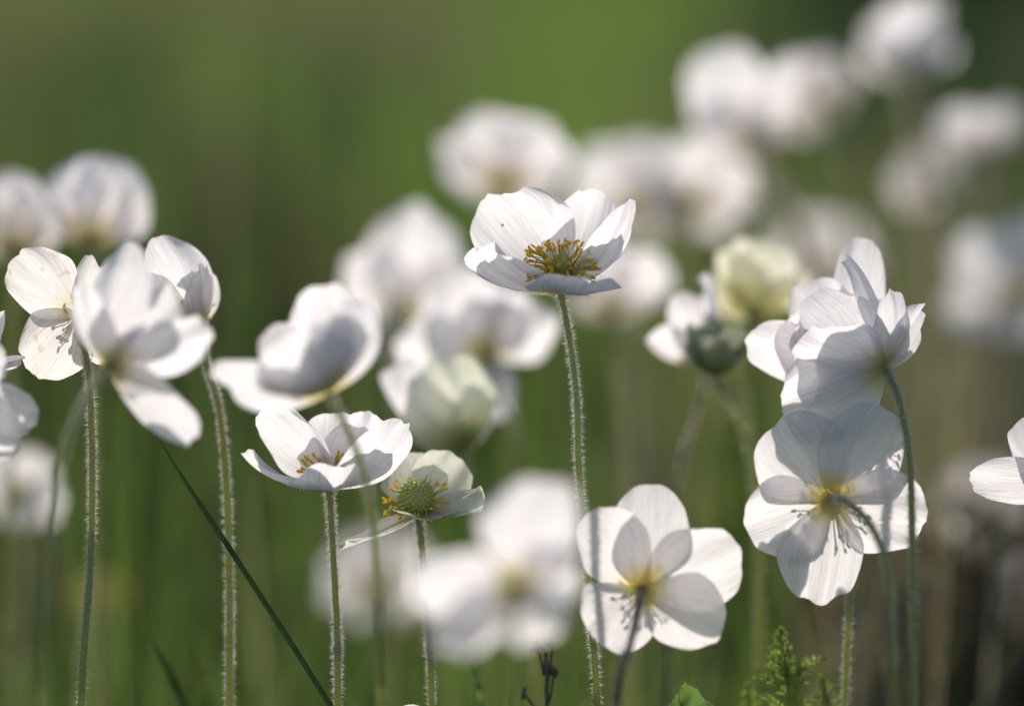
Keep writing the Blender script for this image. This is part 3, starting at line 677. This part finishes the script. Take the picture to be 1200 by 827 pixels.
grass_blade('short blurred grass blade low at left under the slanting one', [(178, 748), (200, 790), (222, 840)], .86, 9)
grass_blade('bright green grass blade at the bottom edge near the blurred foreground bloom', [(548, 768), (560, 800), (570, 850)], .84, 8, 'leaf')
def leaf_plant():
    P0, P1 = at(796, 806, .80), at(808, 880, .79); b = at(812, 1000, .79); b[2] = 0
    r = empty('leafy_plant', b); tag(r, 'pointed green leaf tip rising at the bottom edge right of centre', 'plant')
    mb = MB(); V = []; F = []; UV = []
    nu, nv = 11, 16
    ax = P0 - P1; side = CR * .85 + CF * .5; nn = nrm(np.cross(side, ax))
    for i in range(nv):
        v = i / (nv - 1)
        for j in range(nu):
            u = j / (nu - 1) * 2 - 1
            wv = .0095 * math.sin(math.pi * min(1, (1.0 - v) ** 1.0 * .72 + .0)) * (1 + .03 * math.sin(40 * v))
            V.append(P1 + ax * v + side * u * wv + nn * (abs(u) * .004 + .0007 * math.sin(22 * v - 5 * abs(u)))); UV.append((u, v))
    F = [(i * nu + j, i * nu + j + 1, (i + 1) * nu + j + 1, (i + 1) * nu + j) for i in range(nv - 1) for j in range(nu - 1)]
    mb.add(V, F, 0, UV); 
    rng = np.random.default_rng(5); rim = [np.array(V[i * nu + j]) for i in range(4, nv) for j in (0, nu - 1)]
    hairs(mb, rng, rim * 4, [nrm(rng.normal(size=3)) for _ in rim * 4], .0008, .00006, 1)
    mb.build('leaf', [M['leaf'], M['hair']], r, b)
    mb = MB(); mb.tube(spline([P1, P1 * .6 + b * .4 + CR * .003, b], 12), .0009, 8); mb.build('stalk', M['stem'], r, b)
leaf_plant()
def feathery(label, px, top_py, d, seed, lean=0, size=1.0):
    b = at(px + 18 - lean, 1000, d); b[2] = 0
    r = empty('feathery_plant', b); tag(r, label, 'plant', 'feathery sprigs at the bottom edge')
    rng = np.random.default_rng(seed)
    top = at(px, top_py, d); m1 = at(px + 10 - lean * .3, top_py + 60, d); m2 = at(px + 16 - lean * .7, top_py + 140, d)
    sp = spline([b, m2, m1, top], 90)
    mb = MB(); mb.tube(sp, np.linspace(.0012, .0003, 90), 6); mb.build('stalk', M['fern'], r, b)
    mb = MB()
    for k in range(30):
        t = .36 + .63 * k / 29; c = sp[int(t * 89)]; L = size * .0135 * min(1, (1 - t) / .5) ** .9 * rng.uniform(.6, 1.2) + .0011
        sg = 1 if k % 2 else -1; dp = rng.uniform(-.9, .9)
        dr = nrm(CR * sg * .75 + CU * rng.uniform(.35, .95) + CF * dp + .12 * rng.normal(size=3)); e = c + dr * L
        q = spline([c, c + dr * L * .5 + CU * L * .05, e - CU * L * .15], 14); mb.tube(q, np.linspace(.0002, .0001, 14), 4)
        fw = nrm(np.cross(dr, CF)); m = max(2, int(L / .0016))
        for z in range(m):
            p = q[int(2 + 11 * z / m)]; l = .0031 * (1 - .7 * z / m) * min(1, L / .010 + .25)
            for s2 in (-1, 1):
                d2 = nrm(dr * .85 + fw * s2 * .7 + .25 * rng.normal(size=3))
                ribbon(mb, [p, p + d2 * l * .5, p + d2 * l], [.0003, .00055, .0001], nrm(-CF + .6 * rng.normal(size=3)))
    mb.build('foliage', M['fern'], r, b)
feathery('tallest feathery yellow green sprig at the bottom edge under the flat anemone', 913, 736, .822, 9)
feathery('short feathery sprig low at the bottom edge to the right of the tallest sprig', 962, 790, .83, 10, -14, .8)
feathery('short feathery sprig low at the bottom edge to the left of the tallest sprig', 876, 800, .84, 11, 16, .8)
def twig():
    b = at(640, 1000, .82); b[2] = 0
    r = empty('seed_weed', b); tag(r, 'thin brown twig with small dry buds beside the main stem at the bottom', 'plant')
    mb = MB(); main = spline([b, at(641, 840, .82), at(637, 790, .82), at(630, 758, .82)], 30); mb.tube(main, np.linspace(.0007, .0003, 30), 6)
    br = [spline([at(639, 810, .82), at(644, 785, .82), at(648, 752, .82)], 10), spline([at(640, 830, .82), at(646, 810, .82), at(648, 786, .82)], 10), spline([at(640, 850, .82), at(624, 825, .82), at(614, 812, .82)], 10)]
    for q in br: mb.tube(q, np.linspace(.0005, .0003, 10), 6)
    mb.build('stalk', M['twig'], r, b)
    rng = np.random.default_rng(3)
    for q in [main] + br:
        e = q[-1]; bm_ = MB()
        for k in range(5): bm_.ball(e + rng.normal(size=3) * .0006, nrm(rng.normal(size=3) + (0, 0, 1.5)), .0006, .0012, 7, 5)
        bm_.build('bud', M['twig'], r, b)
twig()

def added_dead_plant():  # clump added to darken the shaded lower right corner
    b = at(1120, 1000, 1.12); b[2] = 0
    r = empty('added_dead_plant', b); tag(r, 'dark brown withered plant clump added to darken the lower right, blurred behind the flat anemone', 'plant')
    rng = np.random.default_rng(21); mb = MB(); lf = MB()
    for k in range(110):
        a = rng.uniform(0, 6.28); rr = .046 * math.sqrt(rng.uniform()); h = rng.uniform(.12, .205)
        e = b + np.array((math.cos(a) * rr * 1.1, math.sin(a) * rr, h)); p0 = b + np.array((math.cos(a), math.sin(a), 0)) * rr * .3
        q = spline([p0, (p0 + e) / 2 + rng.normal(size=3) * .006, e], 10); mb.tube(q, np.linspace(.0012, .0005, 10), 5)
        for z in range(8):
            c = q[rng.integers(2, 10)]; dr = nrm(rng.normal(size=3) * (1, 1, .6)); L = rng.uniform(.010, .024)
            ribbon(lf, spline([c, c + dr * L * .5 + (0, 0, .002), c + dr * L - (0, 0, .006)], 6), np.array((.002, .006, .008, .007, .004, .0005)), nrm(rng.normal(size=3)))
    mb.build('stalk', M['twig'], r, b); lf.build('foliage', M['dead'], r, b)
added_dead_plant()
def mite():
    bpy.context.view_layer.update()
    dg = bpy.context.evaluated_depsgraph_get()
    t = at(589, 264, 1.0) - CAM
    ok, loc, nor, *_ = S.ray_cast(dg, Vector(CAM), Vector(nrm(t)))
    if not ok: return
    n = np.array(nor); n = n if n.dot(t) < 0 else -n
    p = np.array(loc) + n * .00022
    u = nrm(np.cross(n, (0, 0, 1.))); v = np.cross(n, u); ax = nrm(v + .8 * u)
    r = empty('mite', p); tag(r, 'tiny red mite sitting on the broad left petal of the main bloom', 'mite')
    mb = MB(); mb.ball(p, ax, .00026, .00048, 10, 8, 0); mb.build('body', M['mite'], r, p)
    sd = np.cross(n, ax)
    for k in range(3):
        for sg in (-1, 1):
            mb = MB(); q = p + ax * (k - 1) * .00025; e = q + sd * sg * .0006 - n * .0002
            mb.tube(spline([q, (q + e) / 2 + n * .0002, e], 6), .00004, 5); mb.build('leg', M['mite'], r, p)
mite()
